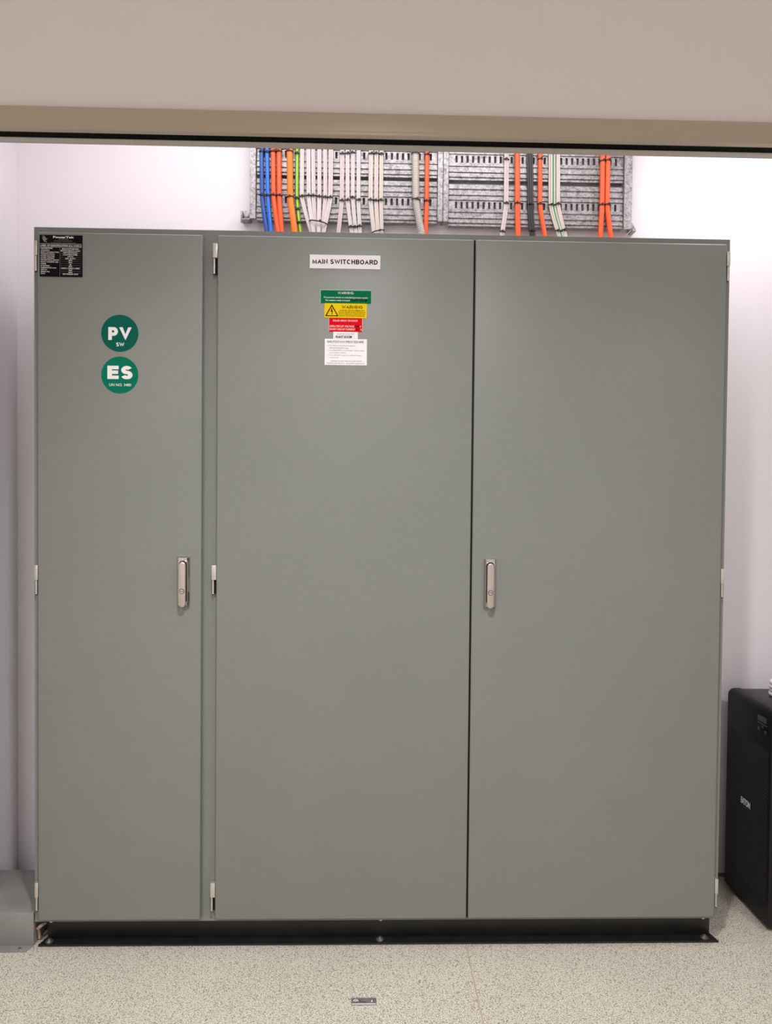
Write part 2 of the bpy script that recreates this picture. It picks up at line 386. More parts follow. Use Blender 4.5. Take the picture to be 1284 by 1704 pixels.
for x in (.0405, 1.1027, 2.1652):
    lab(MB().cyl((x, .037, .066), (x, .024, .066), .0055, M['nylon'], 18).cyl((x, .024, .066), (x, .021, .066), .0035, M['nylon'], 14).build('plug', plinth), 'pale fixing plug')

def door(x0, x1, text):
    d = MB()
    d.box(x0, x1, YD, -.0012, .0926, 2.2540, M['paint'], .0042, 4)
    return lab(d.build('door', cab), text)
d1 = door(.0192, .5275, 'narrow left door with two green round stickers')
d2 = door(.5742, 1.3758, 'wide middle door with the stack of warning signs')
d3 = door(1.3812, 2.1805, 'wide right door with a handle at its left edge')
# black strips fill the gap at the meeting edge, painting its deep shade
MB().box(1.360, 1.398, -.0010, .006, .125, 2.222, M['black']).box(1.3759, 1.3811, -.0155, -.0011, .0935, 2.2530, M['black']).build('gap_shade_strip', cab)

def stadium(cx, z0, z1, r, n=14):
    p = []
    for k in range(n+1): a = math.pi*k/n; p.append((cx+r*math.cos(a), z1-r+r*math.sin(a)))
    for k in range(n+1): a = math.pi+math.pi*k/n; p.append((cx+r*math.cos(a), z0+r+r*math.sin(a)))
    return p
def handle(cx, zb, zt, dr, mirror):
    h = MB(); hw = .0195
    rect = [(cx-hw, zb), (cx+hw, zb), (cx+hw, zt), (cx-hw, zt)]
    h.prism(rect, 'y', YD, YD-.006, M['chrome'])
    h.prism(rect, 'y', YD-.006, YD-.014, M['chrome'], top_scale=(.74, .955))
    # faceted corner wedges of the escutcheon
    for zz, sg in ((zt, -1), (zb, 1)):
        for sx in (-1, 1):
            a = V((cx+sx*hw, YD-.006, zz)); b_ = V((cx+sx*.0135, YD-.017, zz+sg*.005)); c_ = V((cx+sx*.0135, YD-.0135, zz+sg*.024)); e_ = V((cx, YD-.0138, zz+sg*.012)); f_ = V((cx+sx*hw, YD-.006, zz+sg*.024))
            k = h.mi(M['chrome']); vv = [h.bm.verts.new(q) for q in (a, b_, c_, e_, f_)]
            for q in ((0, 1, 4), (1, 2, 4), (1, 3, 2), (0, 3, 1)): h.bm.faces.new([vv[i] for i in q]).material_index = k
    h.prism(stadium(cx, zb+.004, zt-.0125, .0135), 'y', YD-.0138, YD-.0148, M['black'])  # thin black slab paints the shade in the recess around the lever
    h.build('handle_plate', dr, 20)
    lv = MB(); lv.prism(stadium(cx, zb-.001, zt-.0155, .0108), 'y', YD-.0149, YD-.0275, M['steel'], bev=.0022)
    lv.build('handle_lever', dr, 50)
    lk = MB(); zk = zb+.049
    lk.torus((0, 0, 0), .0072, .0009, M['black'], 30, 8); lk.cyl((0, 0, -.0004), (0, 0, .0012), .0064, M['chrome'], 24)
    lk.box(-.0045, .0045, -.0009, .0009, .0012, .00135, M['black'])
    lk.bm.transform(Matrix.Translation((cx, YD-.0276, zk)) @ Matrix.Rotation(math.radians(90), 4, 'X'))
    lk.build('lock', dr)
handle(.4733, 1.0945, 1.2500, d1, 1)
handle(1.4370, 1.0955, 1.2515, d3, -1)

def hinge(xd, sgn, zt, zm, zb, w):
    """xd: door edge, sgn: side the hinge lies on"""
    xa, xb = sorted((xd, xd+sgn*w))
    h = MB(); h.box(xa, xb, YD-.001, -.0012, zm, zt, M['hinge'], .0008)
    hh = h.build('hinge', cab)
    xc = xd+sgn*(w-.0035)
    MB().cyl((xc, -.0145, zb), (xc, -.0145, zm-.001), .0036, M['hinge'], 18).cyl((xc, -.0145, zb-.003), (xc, -.0145, zb-.0002), .0024, M['black'], 12).box(*sorted((xd+sgn*.0005, xd+sgn*(w-.006))), -.010, -.0012, zb, zm-.001, M['black']).build('hinge_barrel', hh)  # black box beside the barrel paints the dark shadow in the hinge gap
for z in ((2.2276, 2.1825, 2.1352), (1.2195, 1.173, 1.1278), (.2145, .1675, .1225)):
    hinge(.0192, -1, *z, .0105)
for z in ((2.2281, 2.1837, 2.1352), (1.2220, 1.1766, 1.131), (.2115, .1652, .1188)):
    hinge(.5742, -1, *z, .0145)
for z in ((2.2303, 2.185, 2.1395), (1.2215, 1.1752, 1.1308), (.2187, .1695, .1243)):
    hinge(2.1805, 1, *z, .0105)

# ---- signs (plate + lettering each)
X3, Z3 = V((1, 0, 0)), V((0, 0, 1))
class Sign:
    def __init__(s, x0, x1, z0, z1, m, t=.0016, drop=0.0, y=YD):
        s.mb = MB(); s.x0, s.x1, s.z0, s.z1 = x0, x1, z0, z1; s.yf = y-t
        if m: s.mb.box(x0, x1, y-t, y-.0001, z0, z1, m, .0003, 1)
    def t(s, body, fx, fz, fw, fh, m, bold=0, align='c', slant=0, spacing=1.0, weight=0):
        """fx,fz = fraction from the left/top of the baseline; fw = fraction of the width; fh = cap height as a fraction"""
        W, H = s.x1-s.x0, s.z1-s.z0
        s.mb.text(body, (s.x0+W*fx, s.yf-.00015, s.z1-H*fz), X3, Z3, W*fw if fw else None, H*fh, m, bold, align, slant=slant, spacing=spacing, weight=weight); return s
    def bar(s, fx0, fx1, fz0, fz1, m):
        W, H = s.x1-s.x0, s.z1-s.z0
        s.mb.box(s.x0+W*fx0, s.x0+W*fx1, s.yf-.0003, s.yf+.0001, s.z1-H*fz1, s.z1-H*fz0, m); return s
    def poly(s, pts, m):
        W, H = s.x1-s.x0, s.z1-s.z0
        s.mb._add([(s.x0+W*p[0], s.yf-.0003, s.z1-H*p[1]) for p in pts], [tuple(range(len(pts)))], m); return s
    def done(s, dr, name, label): return lab(s.mb.build(name, dr, 0), label)

# identification plate
s = Sign(.0268, .1582, 2.1158, 2.2443, M['s_black'])
TW, TB = M['t_white'], M['t_black']
s.t('PowerTek', .56, .075, .49, .046, TW, .035)
s.t('SWITCHBOARDS', .56, .113, .24, .020, M['t_grey'])
s.t('17 Industrial Rd, Queensland 4214', .55, .150, .42, .018, M['t_grey'])
s.t('Ph: (07) 5500 0000  www.powertek.com.au', .55, .190, .57, .016, M['t_grey'])
s.bar(.015, .985, .210, .2155, TW); s.bar(.015, .985, .288, .2935, TW)
s.t('LABEL OF IDENTIFICATION (A.S. 61439.1)', .50, .270, .96, .032, TW, .02)
rowsL = ['DESCRIPTION', 'LOCATION', 'ELECT CONTRACTOR', 'CONSTRUCTION', 'RATED VOLTAGE', 'RATED CURRENT', 'PROTECTION DEVICE', 'FAULT CURRENT (kA)', 'FORM', 'IP RATING', 'DIMENSIONS (mm)', 'JOB No.', 'SERIAL No.', 'DATE']
rowsR = ['MAIN SWITCHBOARD', 'MAROON MEDICAL CLINIC', 'LMB ELECTRICAL', '1.6mm MILD STEEL', '415V AC', '630A @ 50°C', '400A', '25kA', '2b', 'IP52', '2300H x 2200W x 400D', '4507', '4457', 'SEPTEMBER 2025']
wl = [.27, .20, .42, .32, .32, .32, .42, .41, .12, .20, .36, .15, .21, .10]; wr = [.39, .45, .34, .34, .14, .24, .09, .09, .05, .08, .43, .09, .10, .36]
for k in range(14):
    zc = .335+k*.0465
    s.t(rowsL[k], .03, zc, wl[k], .025, TW, .02, 'l'); s.t(rowsR[k], .72, zc+.008, wr[k], .025, TW, .02)
    if k: s.bar(.475, .975, zc-.0325, zc-.0305, M['t_grey'])
s.bar(.472, .475, .30, .985, M['t_grey'])
# the dotted mark at the top left of the plate
for (a, bq, r) in ((.085, .03, .016), (.115, .05, .020), (.085, .075, .024), (.13, .085, .024), (.10, .115, .026), (.145, .12, .020), (.12, .150, .022), (.155, .17, .016), (.17, .095, .015)):
    s.poly([(a+r*math.cos(q*math.pi/4), bq+r*.7*math.sin(q*math.pi/4)) for q in range(8)], M['t_grey'])
s.done(d1, 'rating_plate', 'black identification plate with white table of ratings')

def disc_sticker(cx, cz, r, m):
    s = Sign(cx-r, cx+r, cz-r, cz+r, None, .0006)
    s.mb.prism([(cx+r*math.cos(q*math.pi/32), cz+r*math.sin(q*math.pi/32)) for q in range(64)], 'y', YD-.0001, YD-.0006, m)
    return s
s = disc_sticker(.2730, 1.9444, .0573, M['s_dgreen'])
s.t('PV', .505, .685, .63, .35, TW, weight=.25).t('SW', .515, .855, .22, .105, TW, weight=.20)
s.done(d1, 'round_sticker', 'dark green round sticker reading PV SW')
s = disc_sticker(.2732, 1.8149, .0573, M['s_lgreen'])
s.t('ES', .505, .61, .68, .36, TW, weight=.26).t('UN NO. 3480', .51, .80, .59, .07, TW, .005)
s.done(d1, 'round_sticker', 'bright green round sticker reading ES')

s = Sign(.8612, 1.0815, 2.1550, 2.1975, M['s_white'], .0022)
s.t('MAIN SWITCHBOARD', .50, .66, .925, .34, TB, weight=.20)
s.done(d2, 'nameplate', 'white plate reading MAIN SWITCHBOARD')

s = Sign(.8945, 1.0535, 2.0480, 2.0895, M['s_green'])
s.t('WARNING', .5, .32, .31, .18, TW, weight=.13)
s.t('This premises contains an embedded generation system', .5, .62, .87, .105, TW, .01)
s.t('The isolation switch is located', .10, .84, .48, .10, TW, .01, 'l')
s.t('PLANT ROOM', .60, .85, .32, .15, TB, .035, 'l', slant=.15)
s.bar(0, 1, 0, .035, M['t_edge']); s.bar(0, .008, 0, 1, M['t_edge'])
s.done(d2, 'warning_sign', 'green sign reading WARNING, widest of the stack')

s = Sign(.9080, 1.0405, 2.0025, 2.0476, M['s_yellow'])
TBR = M['t_brown']
H_, W_ = s.z1-s.z0, s.x1-s.x0
A, B, D = (.175, .07), (.015, .90), (.335, .90); a, b2, d_ = (.175, .215), (.055, .835), (.295, .835)
for q in ((A, B, b2, a), (B, D, d_, b2), (D, A, a, d_)): s.poly(q, TBR)
s.poly([(.165, .36), (.192, .36), (.177, .52), (.203, .51), (.188, .72), (.198, .71), (.178, .80), (.166, .68), (.176, .69), (.180, .58), (.145, .60)], TBR)
s.t('WARNING', .655, .36, .50, .22, TBR, weight=.17)
for k, (tx, w) in enumerate((('INVERTER CIRCUITS REMAIN LIVE', .58), ('NEUTRAL AND EARTH PARTS COULD BE LIVE', .64), ('ISOLATE UNDER FAULT CONDITIONS ONLY', .63), ('FOLLOW THE SHUTDOWN PROCEDURE', .60))):
    s.t(tx, .65, .52+k*.125, w, .075, TBR, .015)
s.done(d2, 'warning_sign', 'yellow sign with a shock triangle reading WARNING')

s = Sign(.9215, 1.0278, 1.9595, 2.0020, M['s_red'])
s.t('SOLAR ARRAY ON ROOF', .49, .26, .73, .13, TW)
s.t('OPEN CIRCUIT VOLTAGE', .03, .68, .72, .14, TW, .0, 'l').t('799', .765, .69, .13, .16, TB, .03, 'l', .12).t('V', .935, .68, .04, .13, TW)
s.t('SHORT CIRCUIT CURRENT', .03, .90, .75, .14, TW, .0, 'l').t('31', .80, .90, .09, .16, TB, .03, 'l', .12).t('A', .955, .90, .04, .13, TW)
s.bar(0, .012, 0, 1, M['t_pedge']); s.bar(.988, 1, 0, 1, M['t_pedge'])
s.done(d2, 'solar_sign', 'red sign giving solar array voltage and current')

s = Sign(.9360, 1.0130, 1.9368, 1.9592, M['s_white'], .0010)
s.t('INVERTER LOCATION', .5, .42, .70, .20, M['t_grey'], .0)
s.t('PLANT ROOM', .09, .86, .66, .30, TB, .04, 'l', .2)
s.bar(.10, .92, .90, .915, M['t_grey'])
s.done(d2, 'location_sign', 'small white sign with handwritten PLANT ROOM')

s = Sign(.9097, 1.0419, 1.8548, 1.9366, M['s_white'])
s.t('SHUTDOWN PROCEDURE', .49, .15, .87, .082, TB, weight=.15)
for k, (tx, x, w) in enumerate((('1. Turn off main switch (inverter supply) at', .07, .66), ('MAIN SWITCHBOARD supply', .115, .45), ('2. Turn off BATTERY d.c. circuit breaker / isolator located', .07, .86), ('at the inverter or battery', .115, .39), ('3. Turn off the PV array d.c. isolator located', .07, .79), ('at the inverter', .115, .22))):
    s.t(tx, x, .275+k*.0905, w, .038, TB, .0, 'l')
s.t('WARNING: DO NOT OPEN PLUG AND SOCKET', .51, .865, .75, .038, TB, .0)
s.t('CONNECTORS OR PV D.C. ISOLATORS UNDER LOAD', .5, .948, .90, .038, TB, .0)
s.done(d2, 'instruction_sign', 'large white sign headed SHUTDOWN PROCEDURE')

# ------------------------------------------------------------------ steel cable duct by the left wall
dc = MB()
dc.box(XL+.0005, -.0045, 0, .277, 0, .1068, M['duct'], .0015)
dc.prism([(XL+.0005, -.0005), (XL+.0005, -.036), (-.014, -.036), (-.0035, -.0005)], 'z', 0, .0022, M['duct'])
duct = tag(dc.build('floor_duct'), 'grey sheet steel box on the floor, left of the cabinet', 'cable duct')
sw = MB(); sw.cyl((-.040, -.018, .0022), (-.040, -.018, .0040), .0055, M['zinc'], 20).box(-.0435, -.0365, -.0187, -.0173, .0040, .0044, M['black'])
sw.build('screw', duct)
# scrap beside the plinth
sp = MB(); sp.tube([(.001, .012, .046), (.008, .020, .052), (.016, .028, .055), (.0205, .035, .054)], [.0045, .006, .005, .003], M['debris'], 10)
sp.tube([(.001, .030, .0065), (.001, .028, .025), (.002, .022, .038), (.004, .014, .047)], [.004, .004, .004, .0035], M['debris'], 8)
tag(sp.build('cable_offcut'), 'short tan cable end poking out between the duct and the plinth', 'cable end')
# ------------------------------------------------------------------ floor keeper plate
kp = MB(); kp.box(1.0133, 1.0855, -.2925, -.2625, 0, .0018, M['plate'], .0005, 1)
kp.box(1.0150, 1.0838, -.2905, -.2880, .0018, .0022, M['t_white'])
for a0 in range(10):
    a_, b_ = math.radians(-30+a0*24), math.radians(-30+(a0+1)*24); c = (1.0262, -.2755)
    kp._add([(c[0]+r*math.cos(t), c[1]+r*.95*math.sin(t), .00195) for r, t in ((.0065, a_), (.0046, a_), (.0046, b_), (.0065, b_))], [(0, 3, 2, 1)], M['t_white'])
kp._add([(1.0235, -.2755, .00195), (1.0290, -.2755, .00195), (1.0262, -.2800, .00195)], [(0, 2, 1)], M['t_white'])
kp._add([(1.0375, -.2710, .00195), (1.0375, -.2812, .00195), (1.0570, -.2818, .00195), (1.0570, -.2800, .00195), (1.0395, -.2794, .00195), (1.0390, -.2710, .00195)], [(0, 1, 2, 3, 4, 5)], M['black'])
kp._add([(1.0480, -.2735, .00195), (1.0480, -.2745, .00195), (1.0585, -.2735, .00195), (1.0585, -.2725, .00195)], [(0, 1, 2, 3)], M['t_grey'])
kp._add([(1.0715, -.2735, .00195), (1.0715, -.2778, .00195), (1.0690, -.2810, .00195), (1.0740, -.2810, .00195), (1.0733, -.2725, .00195)], [(0, 1, 2, 3, 4)], M['t_white'])
tag(kp.build('floor_plate', None, 0), 'small grey metal plate set in the speckled floor before the cabinet', 'floor plate')

# ------------------------------------------------------------------ UPS cabinet on the right
ux, uy0, uy1 = 2.394, .047, .350
ups = thing('power_supply_unit', (2.70, .2, 0), 'black tower power supply with mesh front standing right of the cabinet', 'power supply')
b = MB(); b.box(ux+.046, 3.02, uy0+.002, uy1-.002, .022, .7420, M['upsmetal'], .003); b.build('casing', ups)
rc = .024; b = MB(); b.prism([(ux, .018), (ux+.045, .018), (ux+.045, .7440)]+[(ux+rc-rc*math.sin(q*math.pi/16), .7440-rc+rc*math.cos(q*math.pi/16)) for q in range(9)], 'y', uy1, uy0, M['ups'], bev=.004)
bezel = b.build('front_bezel', ups, 50)
gx = ux-.0012
g = MB(); g.prism([(.064, .093), (.338, .093), (.338, .604), (.064, .604)], 'x', ux-.0004, ux+.004, M['grille'], bev=0); g.build('grille', bezel)
dp = MB(); dp.box(ux-.003, ux+.002, .0668, .1349, .6526, .7150, M['black'], .0012)
disp = dp.build('control_panel', bezel)
MB().box(ux-.0036, ux-.003, .0735, .1310, .6920, .7110, M['screen']).build('display', disp)
for yy, zz, hh in ((.122, .665, .011), (.098, .676, .007), (.078, .662, .011)):
    MB().box(ux-.0045, ux-.003, yy-.006, yy+.006, zz-hh/2, zz+hh/2, M['screen'], .0008).build('button', disp)
mk = MB(); mk.box(ux-.0034, ux-.003, .070, .130, .6838, .6850, M['t_grey']); mk.build('status_strip', disp)
lg = MB(); lg.box(ux-.0022, ux-.0016, .168, .238, .3615, .3865, M['grille'])
lg.text('EATON', (ux-.0024, .2355, .3640), (0, -1, 0), (0, 0, 1), .0645, .0205, M['s_white'], .035, 'l')
lab(lg.build('logo', bezel, 0), 'pale grey logo lettering')
for x in (ux+.07, 2.95):
    for y in (.085, .31):
        MB().cyl((x, y-.008, .0115), (x, y+.008, .0115), .0113, M['black'], 20).box(x-.008, x+.008, y-.010, y+.010, .0150, .0216, M['black']).build('caster', ups)
cd = MB()
for k in range(4): cd.torus((2.5555+.003*(k % 2), .235, .7498+.0132*k), .058, .0066, M['cord'], 48, 10)
tag(cd.build('coiled_cord'), 'white coil of cord lying on top of the black power supply', 'cord')

# ------------------------------------------------------------------ cable trays above the cabinet
YT = .395
def tray(x0, x1, zc, label):
    pitch, sw = .0204, .0085; xs_ = [x0]; cells = []
    n_ = int((x1-x0-.02)/pitch); st = x0+(x1-x0-n_*pitch)/2
    for k in range(n_):
        xa = st+k*pitch+(pitch-sw)/2
        xs_ += [xa, xa+sw]
    xs_.append(x1)
    pr = [(-.0745, 0), (-.068, 0), (-.066, -.005), (-.058, -.005), (-.056, 0), (-.050, 0), (-.048, -.005), (-.036, -.005), (-.034, 0), (-.028, 0), (-.026, -.004), (-.018, -.004), (-.016, 0), (-.0125, 0),
          (.0125, 0), (.016, 0), (.018, -.004), (.026, -.004), (.028, 0), (.034, 0), (.036, -.005), (.048, -.005), (.050, 0), (.056, 0), (.058, -.005), (.066, -.005), (.068, 0), (.0745, 0)]
    js = pr.index((-.0125, 0))
    mb = MB(); mb.sheet(xs_, [zc+p[0] for p in pr], lambda i, j: not (j == js and i % 2 == 1), lambda j: YT+pr[j][1], .0012, M['galv'])
    for sg in (-1, 1):
        mb.box(x0, x1, YT, YT+.025, *sorted((zc+sg*.0745, zc+sg*.0757)), M['galv'])
        # rounded rib ends
    return tag(mb.build('cable_tray', None, 25), label, 'cable tray', 'perforated cable trays above the cabinet')
xa0, xa1, xb0, xb1 = 0.6338, 1.2943, 1.3377, 1.9844
tray(xa0, xa1, 2.6933, 'upper left galvanised slotted tray behind the cables, just under the door head')
tray(xa0, xa1, 2.5278, 'lower left galvanised slotted tray behind the blue and white cables')
tray(xb0, xb1, 2.6882, 'upper right galvanised slotted tray behind the black cables, under the door head')
tray(xb0, xb1, 2.5207, 'lower right galvanised slotted tray behind the black cables, just above the cabinet')

def channel(x0, x1, side, zb, label):
    """vertical angle iron: front face and a web running back to the wall"""
    mb = MB(); mb.box(x0, x1, .383, .3855, zb, ZC-.002, M['galv'], .0006, 1)
    wx = (x0, x0+.0025) if side < 0 else (x1-.0025, x1)
    mb.box(*wx, .3856, YW-.001, zb, ZC-.002, M['galv'], .0006, 1)
    return tag(mb.build('tray_upright'), label, 'upright', 'galvanised uprights of the trays')
channel(0.6098, 0.6312, -1, 2.4533, 'galvanised upright at the left end of the trays')
channel(1.2958, 1.3147, 1, 2.4553, 'galvanised upright at the tray joint, the left one of the middle pair')
channel(1.3165, 1.3356, -1, 2.4553, 'galvanised upright at the tray joint, the right one of the middle pair')
channel(1.9859, 2.0155, 1, 2.4390, 'galvanised upright at the right end of the trays')
br = MB(); br.box(0.5781, 0.6093, .389, YW-.0005, 2.4512, 2.4553, M['galv'], .0008); br.box(0.5781, 0.5822, .389, YW-.0005, 2.4554, 2.4839, M['galv'], .0008)
br.prism([(0.5827, 2.4555), (0.6088, 2.4555), (0.6088, 2.4737)], 'y', .408, .412, M['galv'])
br.box(0.5699, 0.6093, YW-.004, YW-.0002, 2.4555, 2.4972, M['galv'], .0008)
br.prism([(0.5955+.009*math.cos(a*math.pi/3), 2.4737+.009*math.sin(a*math.pi/3)) for a in range(6)], 'y', .400, .4055, M['zinc'])
tag(br.build('wall_bracket'), 'small galvanised bracket at the lower left end of the trays', 'bracket', 'galvanised tray brackets')
br = MB(); br.prism([(2.0165, 2.4390), (2.0349, 2.4390), (2.0165, 2.4676)], 'y', .389, .393, M['galv']); br.box(2.0165, 2.0349, .389, YW-.0005, 2.4349, 2.4388, M['galv'], .0008)
tag(br.build('wall_bracket'), 'small galvanised gusset bracket at the lower right end of the trays', 'bracket', 'galvanised tray brackets')

# ------------------------------------------------------------------ cables
ZTOP, ZEND = ZC-.004, ZT+.0005
def path(xt, xm, xb, y, zmid, dy=0.0, n=26):
    zb = 2.4063; pts = []
    for k in range(n+1):
        z = ZTOP+(ZEND-ZTOP)*k/n
        if z >= zmid:
            t = min(1, (z-zmid)/(2.6964-zmid)); x = xm+(xt-xm)*t; yy = y
        else:
            t = (zmid-z)/(zmid-zb); g_ = t**1.22 if t <= 1 else 1+(t-1)*.45
            x = xm+(xb-xm)*g_; yy = y-dy*min(1, t)
        pts.append((x, yy, z))
    return pts
def xat(pts, z):
    for a_, b_ in zip(pts, pts[1:]):
        if a_[2] >= z >= b_[2]:
            t = (a_[2]-z)/(a_[2]-b_[2]); return a_[0]+(b_[0]-a_[0])*t, a_[1]+(b_[1]-a_[1])*t
    return pts[-1][0], pts[-1][1]
def tie(x, y, z, rx, ry, parent=None, tilt=0, seg=28):
    t = MB(); t.loop((x, y, z), rx+.0003, ry+.0003, .0015, M['tie'], seg, tilt, .0045)
    hx = x+rx*random.uniform(-.35, .35); t.box(hx-.0035, hx+.0035, y-ry-.0062, y-ry-.0014, z-.0032, z+.0036, M['tie'], .0006, 1)
    a_ = random.uniform(.3, 1.2); t.tube([(hx, y-ry-.004, z), (hx+.006*math.cos(a_), y-ry-.007, z+.006*math.sin(a_))], .0012, M['tie'], 6)
    return t.build('cable_tie', parent)
def single(xt, xm, xb, r, m, zs_, label, cat='cable', group='cables dropping into the cabinet top', name='power_cable', ridged=False, dy=0, zmid=2.5350):
    y = YT-.0056-r-.001
    p = path(xt, xm, xb, y, zmid, dy)
    mb = MB()
    if ridged:
        P2, R2 = [], []; z = ZTOP; i = 0
        while z > ZEND:
            x, yy = xat(p, z); P2.append((x, yy, z)); R2.append(r if i % 4 in (0, 1) else r*.80); i += 1; z -= .0016
        mb.tube(P2, R2, m, 18)
    else: mb.tube(p, r, m, 16)
    o = tag(mb.build(name, None, 60), label, cat, group)
    for z in zs_:
        x, yy = xat(p, z); tie(x, yy, z, r, r, o, random.uniform(-.15, .15))
    return o
def bundle(xt, xm, xb, hw, strands, zs_, label, cat='cable bundle', dy=0, zmid=2.5350, yoff=0):
    """strands: list of (material, stripe material or None, offset -1..1)"""
    n_ = len(strands); r = hw/n_*1.12 if n_ > 1 else hw
    y = YT-.0056-r-.001-yoff
    root = thing('cable_bundle', (xm, y, ZT), label, cat, 'cable bundles dropping into the cabinet top')
    for (m, st, off) in strands:
        o_ = off*(hw-r)
        p = path(xt+o_, xm+o_, xb+o_*.9, y-(.0012 if abs(off) < .5 else 0), zmid, dy)
        mb = MB(); mb.tube(p, r, m, 12, (st, {2, 3, 9}) if st else None)
        mb.build('cable', root, 60)
    pc = path(xt, xm, xb, y-.0006, zmid, dy)
    for z in zs_:
        x, yy = xat(pc, z); tie(x, yy, z, hw, r+.0012, root, random.uniform(-.12, .12))
    return root
zt1, zm1 = 2.6933, 2.5360
zt2, zm2 = 2.6857, 2.5232
single(0.6518, 0.6544, 0.6721, .0078, M['navy'], (zt1, zm1), 'dark blue cable, the outermost at the left end of the trays')
single(0.6718, 0.6758, 0.6879, .0078, M['blue'], (zt1-.002, zm1-.001), 'bright blue cable beside the dark blue one at the left')
single(0.6944, 0.6965, 0.7138, .0090, M['orange'], (zt1, zm1), 'orange-red cable next to the blue pair, left of its twin')
single(0.7156, 0.7173, 0.7273, .0090, M['orange'], (zt1+.001, zm1-.001), 'orange-red cable between its twin and the thick light orange cable')
single(0.7546, 0.7575, 0.7754, .0115, M['orange2'], (zt1+.001, zm1-.006), 'thick light orange cable beside the green and yellow earth wires')
G, Y_, W_m, Pk, Cr, Rl = M['green'], M['yellow'], M['white'], M['pinkish'], M['cream'], M['redline']
eb = bundle(0.7808, 0.7807, 0.7950, .0074, [(G, Y_, -1), (Y_, G, 0), (G, Y_, 1)], (zt1-.001, zm1-.006, 2.4900, 2.4410), 'bundle of green and yellow earth wires beside the thick orange cable')
bundle(0.7991, 0.7990, 0.8356, 0.0080, [(W_m, None, -1), (W_m, None, 1)], (zm1,), 'white cable bundle just right of the green and yellow wires, bending right', dy=.003)
bundle(0.8217, 0.8240, 0.8437, 0.0080, [(W_m, None, -1), (W_m, None, 1)], (zm1+.003,), 'second white bundle right of the green and yellow wires', dy=.013)
bundle(0.8393, 0.8417, 0.8529, 0.0080, [(W_m, None, -1), (Pk, None, 1)], (zm1+.003,), 'third white bundle right of the green and yellow wires', dy=.003)
bundle(0.8619, 0.8631, 0.8621, 0.0080, [(W_m, None, -1), (W_m, Rl, 1)], (zm1,), 'fourth white bundle from the green and yellow wires, hanging straight', dy=.014)
bundle(0.8828, 0.8851, 0.8708, 0.0078, [(W_m, None, -1), (Pk, Rl, 1)], (zm1-.002,), 'white bundle bending left, last but one before the gap in the white cables', dy=.004)
bundle(0.9041, 0.9029, 0.8790, 0.0087, [(W_m, Rl, -1), (Pk, None, 0), (W_m, Rl, 1)], (zm1-.001,), 'red-striped white bundle curving left into the gathered bunch', dy=.012)
t = tie(0.8596, YT-.0056-.0135, 2.4395, .0320, .0175, None, -.18, 48); tag(t, 'long black cable tie gathering the six white bundles above the cabinet', 'cable tie')
bundle(0.9451, 0.9445, 0.9326, 0.0080, [(Pk, None, -1), (Pk, Rl, 0), (W_m, None, 1)], (zt1+.001, 2.5248), 'pinkish white bundle bending left, alone beside the gathered bunch', zmid=2.5248)
bundle(0.9646, 0.9659, 0.9829, 0.0076, [(W_m, None, -1), (W_m, None, 1)], (zt1+.001, 2.5258, 2.4287), 'white bundle bending right, just right of the pinkish one', zmid=2.5258)
bundle(0.9842, 0.9849, 0.9975, 0.0076, [(W_m, None, -1), (W_m, None, 1)], (zt1+.004, 2.5350, 2.4287), 'middle white bundle of the three tied low above the cabinet', zmid=2.5329)
bundle(1.0049, 1.0058, 1.0124, 0.0076, [(W_m, None, -1), (W_m, None, 1)], (2.5268, 2.4318), 'right white bundle of the three tied low above the cabinet', zmid=2.5268)
bundle(1.0503, 1.0499, 1.0644, 0.0085, [(Cr, None, -1), (W_m, None, 1)], (zt1+.002, 2.5278), 'cream white bundle, left of three under one long tie', zmid=2.5278)
bundle(1.0699, 1.0701, 1.0787, 0.0080, [(Cr, None, -1), (Pk, None, 1)], (zt1+.003, 2.5258), 'cream white bundle, middle of three under one long tie', zmid=2.5278, dy=.003)
bundle(1.0883, 1.0885, 1.0922, 0.0076, [(Cr, None, -1), (Cr, None, 1)], (zt1+.001, 2.5278), 'cream white bundle, right of three under one long tie', zmid=2.5278)
t = tie(1.0782, YT-.0056-.0095, 2.4129, .0215, .0105, None, .25, 40); tag(t, 'long black cable tie round the three cream bundles above the cabinet', 'cable tie')
single(1.2122, 1.2157, 1.2391, .0136, M['conduit'], (zt1+.002, 2.5278), 'pale grey corrugated flexible conduit left of the middle uprights', 'conduit', 'flexible conduit', 'corrugated_conduit', True, zmid=2.5278)
single(1.2552, 1.2558, 1.2522, .0084, M['orange'], (zt1+.001, 2.5258), 'orange-red cable beside the corrugated conduit', zmid=2.5258)
bundle(1.5483, 1.5492, 1.5341, 0.0087, [(W_m, None, -1), (Pk, Rl, 0), (W_m, None, 1)], (zt2, zm2+.003, 2.4226), 'white bundle bending left, first right of the middle uprights', zmid=zm2)
single(1.5868, 1.5897, 1.5934, .0100, M['orange'], (zm2,), 'orange-red cable between the white bundle and the black cables', zmid=zm2)
BS = M['blacksheath']
bundle(1.6343, 1.6387, 1.6477, .0118, [(BS, None, -1), (BS, None, 0), (BS, None, 1)], (zm2+.002, 2.4287), 'bundle of black cables above the right cabinet door', zmid=zm2)
single(1.6714, 1.6731, 1.6937, .0085, M['orange'], (zt2+.001, zm2), 'orange-red cable bending right, just right of the black cables', zmid=zm2)
bundle(1.7162, 1.7186, 1.7530, 0.0129, [(Cr, None, -1), (W_m, None, -.2), (G, None, .5), (W_m, None, 1)], (zm2, 2.4287), 'white bundle with one green wire, bending right', zmid=zm2)
bundle(1.7387, 1.7409, 1.7714, 0.0076, [(Cr, None, -1), (Cr, None, 1)], (zm2+.003, 2.4308), 'cream bundle right of the green wire', zmid=zm2, yoff=.001)
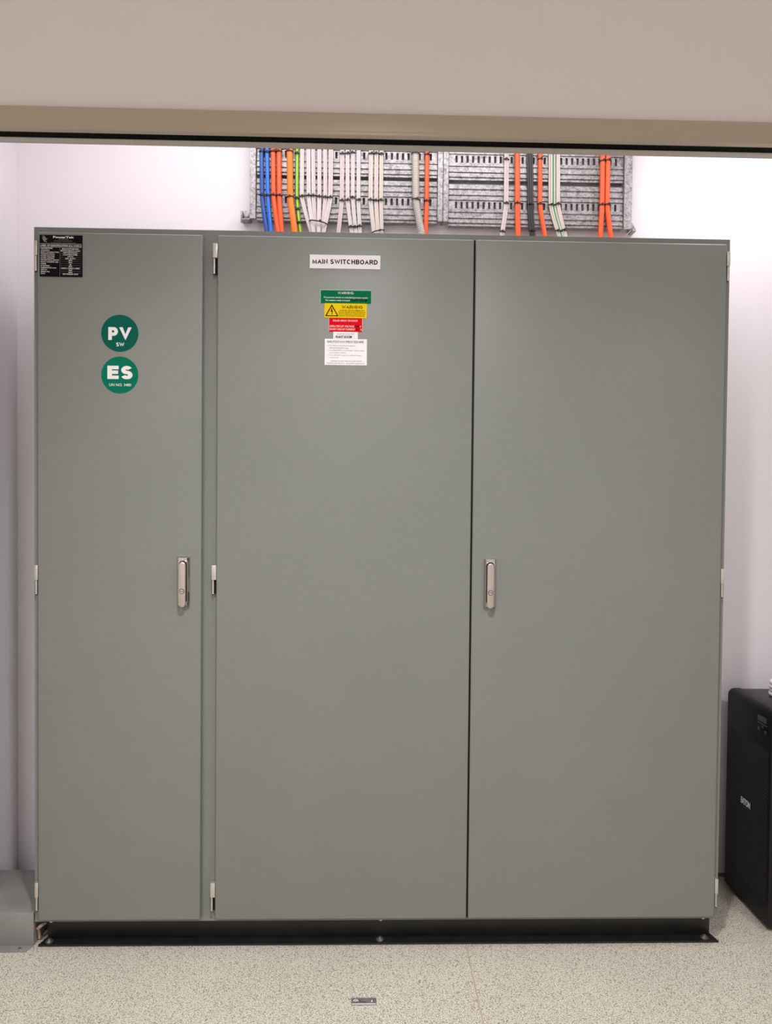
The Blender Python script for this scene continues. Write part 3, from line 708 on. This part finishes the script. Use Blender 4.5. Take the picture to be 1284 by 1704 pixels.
single(1.9019, 1.9025, 1.8981, .0092, M['orange'], (zt2-.001, zm2+.001), 'orange-red cable, left one of the pair at the right end of the trays', zmid=zm2)
single(1.9220, 1.9220, 1.9377, .0092, M['orange'], (zt2+.001, zm2+.002), 'orange-red cable, right one of the pair at the right end of the trays', zmid=zm2)

# ------------------------------------------------------------------ lights
def lamp(name, loc, size, power, col, size_y=None, shape='DISK', spread=180, rot=(0, 0, 0)):
    L = bpy.data.lights.new(name, 'AREA'); L.shape = shape; L.size = size; L.energy = power; L.color = col
    if size_y: L.size_y = size_y
    L.spread = math.radians(spread)
    o = bpy.data.objects.new(name, L); o.location = loc; o.rotation_euler = rot; C.objects.link(o); return o
LC = (1, .985, .985)
lamp('corridor_downlight', (1.05, -1.60, ZC-.01), .16, 40, LC, spread=136)
lamp('corridor_panel', (-.20, -2.8, ZC-.01), .4, 44, LC, spread=150)
lamp('corridor_panel', (3.10, -2.4, ZC-.01), .5, 31, LC, spread=150)
lamp('cupboard_batten', (1.0, -.10, ZC-.012), 1.9, 10, (1, .98, .995), .07, 'RECTANGLE')
lamp('cupboard_downlight', (2.46, -.02, ZC-.01), .14, 5.2, (1, .98, .995), spread=150)
w = bpy.data.worlds.new('World'); S.world = w; w.use_nodes = True
w.node_tree.nodes['Background'].inputs['Color'].default_value = (.02, .02, .02, 1)

# ------------------------------------------------------------------ camera
cam = bpy.data.cameras.new('camera'); co = bpy.data.objects.new('camera', cam); C.objects.link(co)
cam.sensor_fit = 'VERTICAL'; cam.sensor_height = 24; cam.lens = 24*1250/1704; cam.clip_start = .05
yaw, pit, rol = .0258, -.0225, .0092
fwd = V((math.sin(yaw)*math.cos(pit), math.cos(yaw)*math.cos(pit), math.sin(pit))); rt = V((math.cos(yaw), -math.sin(yaw), 0)); up = rt.cross(fwd)
r2 = rt*math.cos(rol)+up*math.sin(rol); u2 = up*math.cos(rol)-rt*math.sin(rol)
co.matrix_world = Matrix(((r2.x, u2.x, -fwd.x, 1.0454), (r2.y, u2.y, -fwd.y, -2.3934), (r2.z, u2.z, -fwd.z, 1.4485), (0, 0, 0, 1)))
S.camera = co
S.view_settings.view_transform = 'Standard'; S.view_settings.look = 'None'; S.view_settings.gamma = 1; S.view_settings.use_curve_mapping = False
S.view_settings.exposure = 0.09
S.cycles.max_bounces = 10; S.cycles.diffuse_bounces = 6
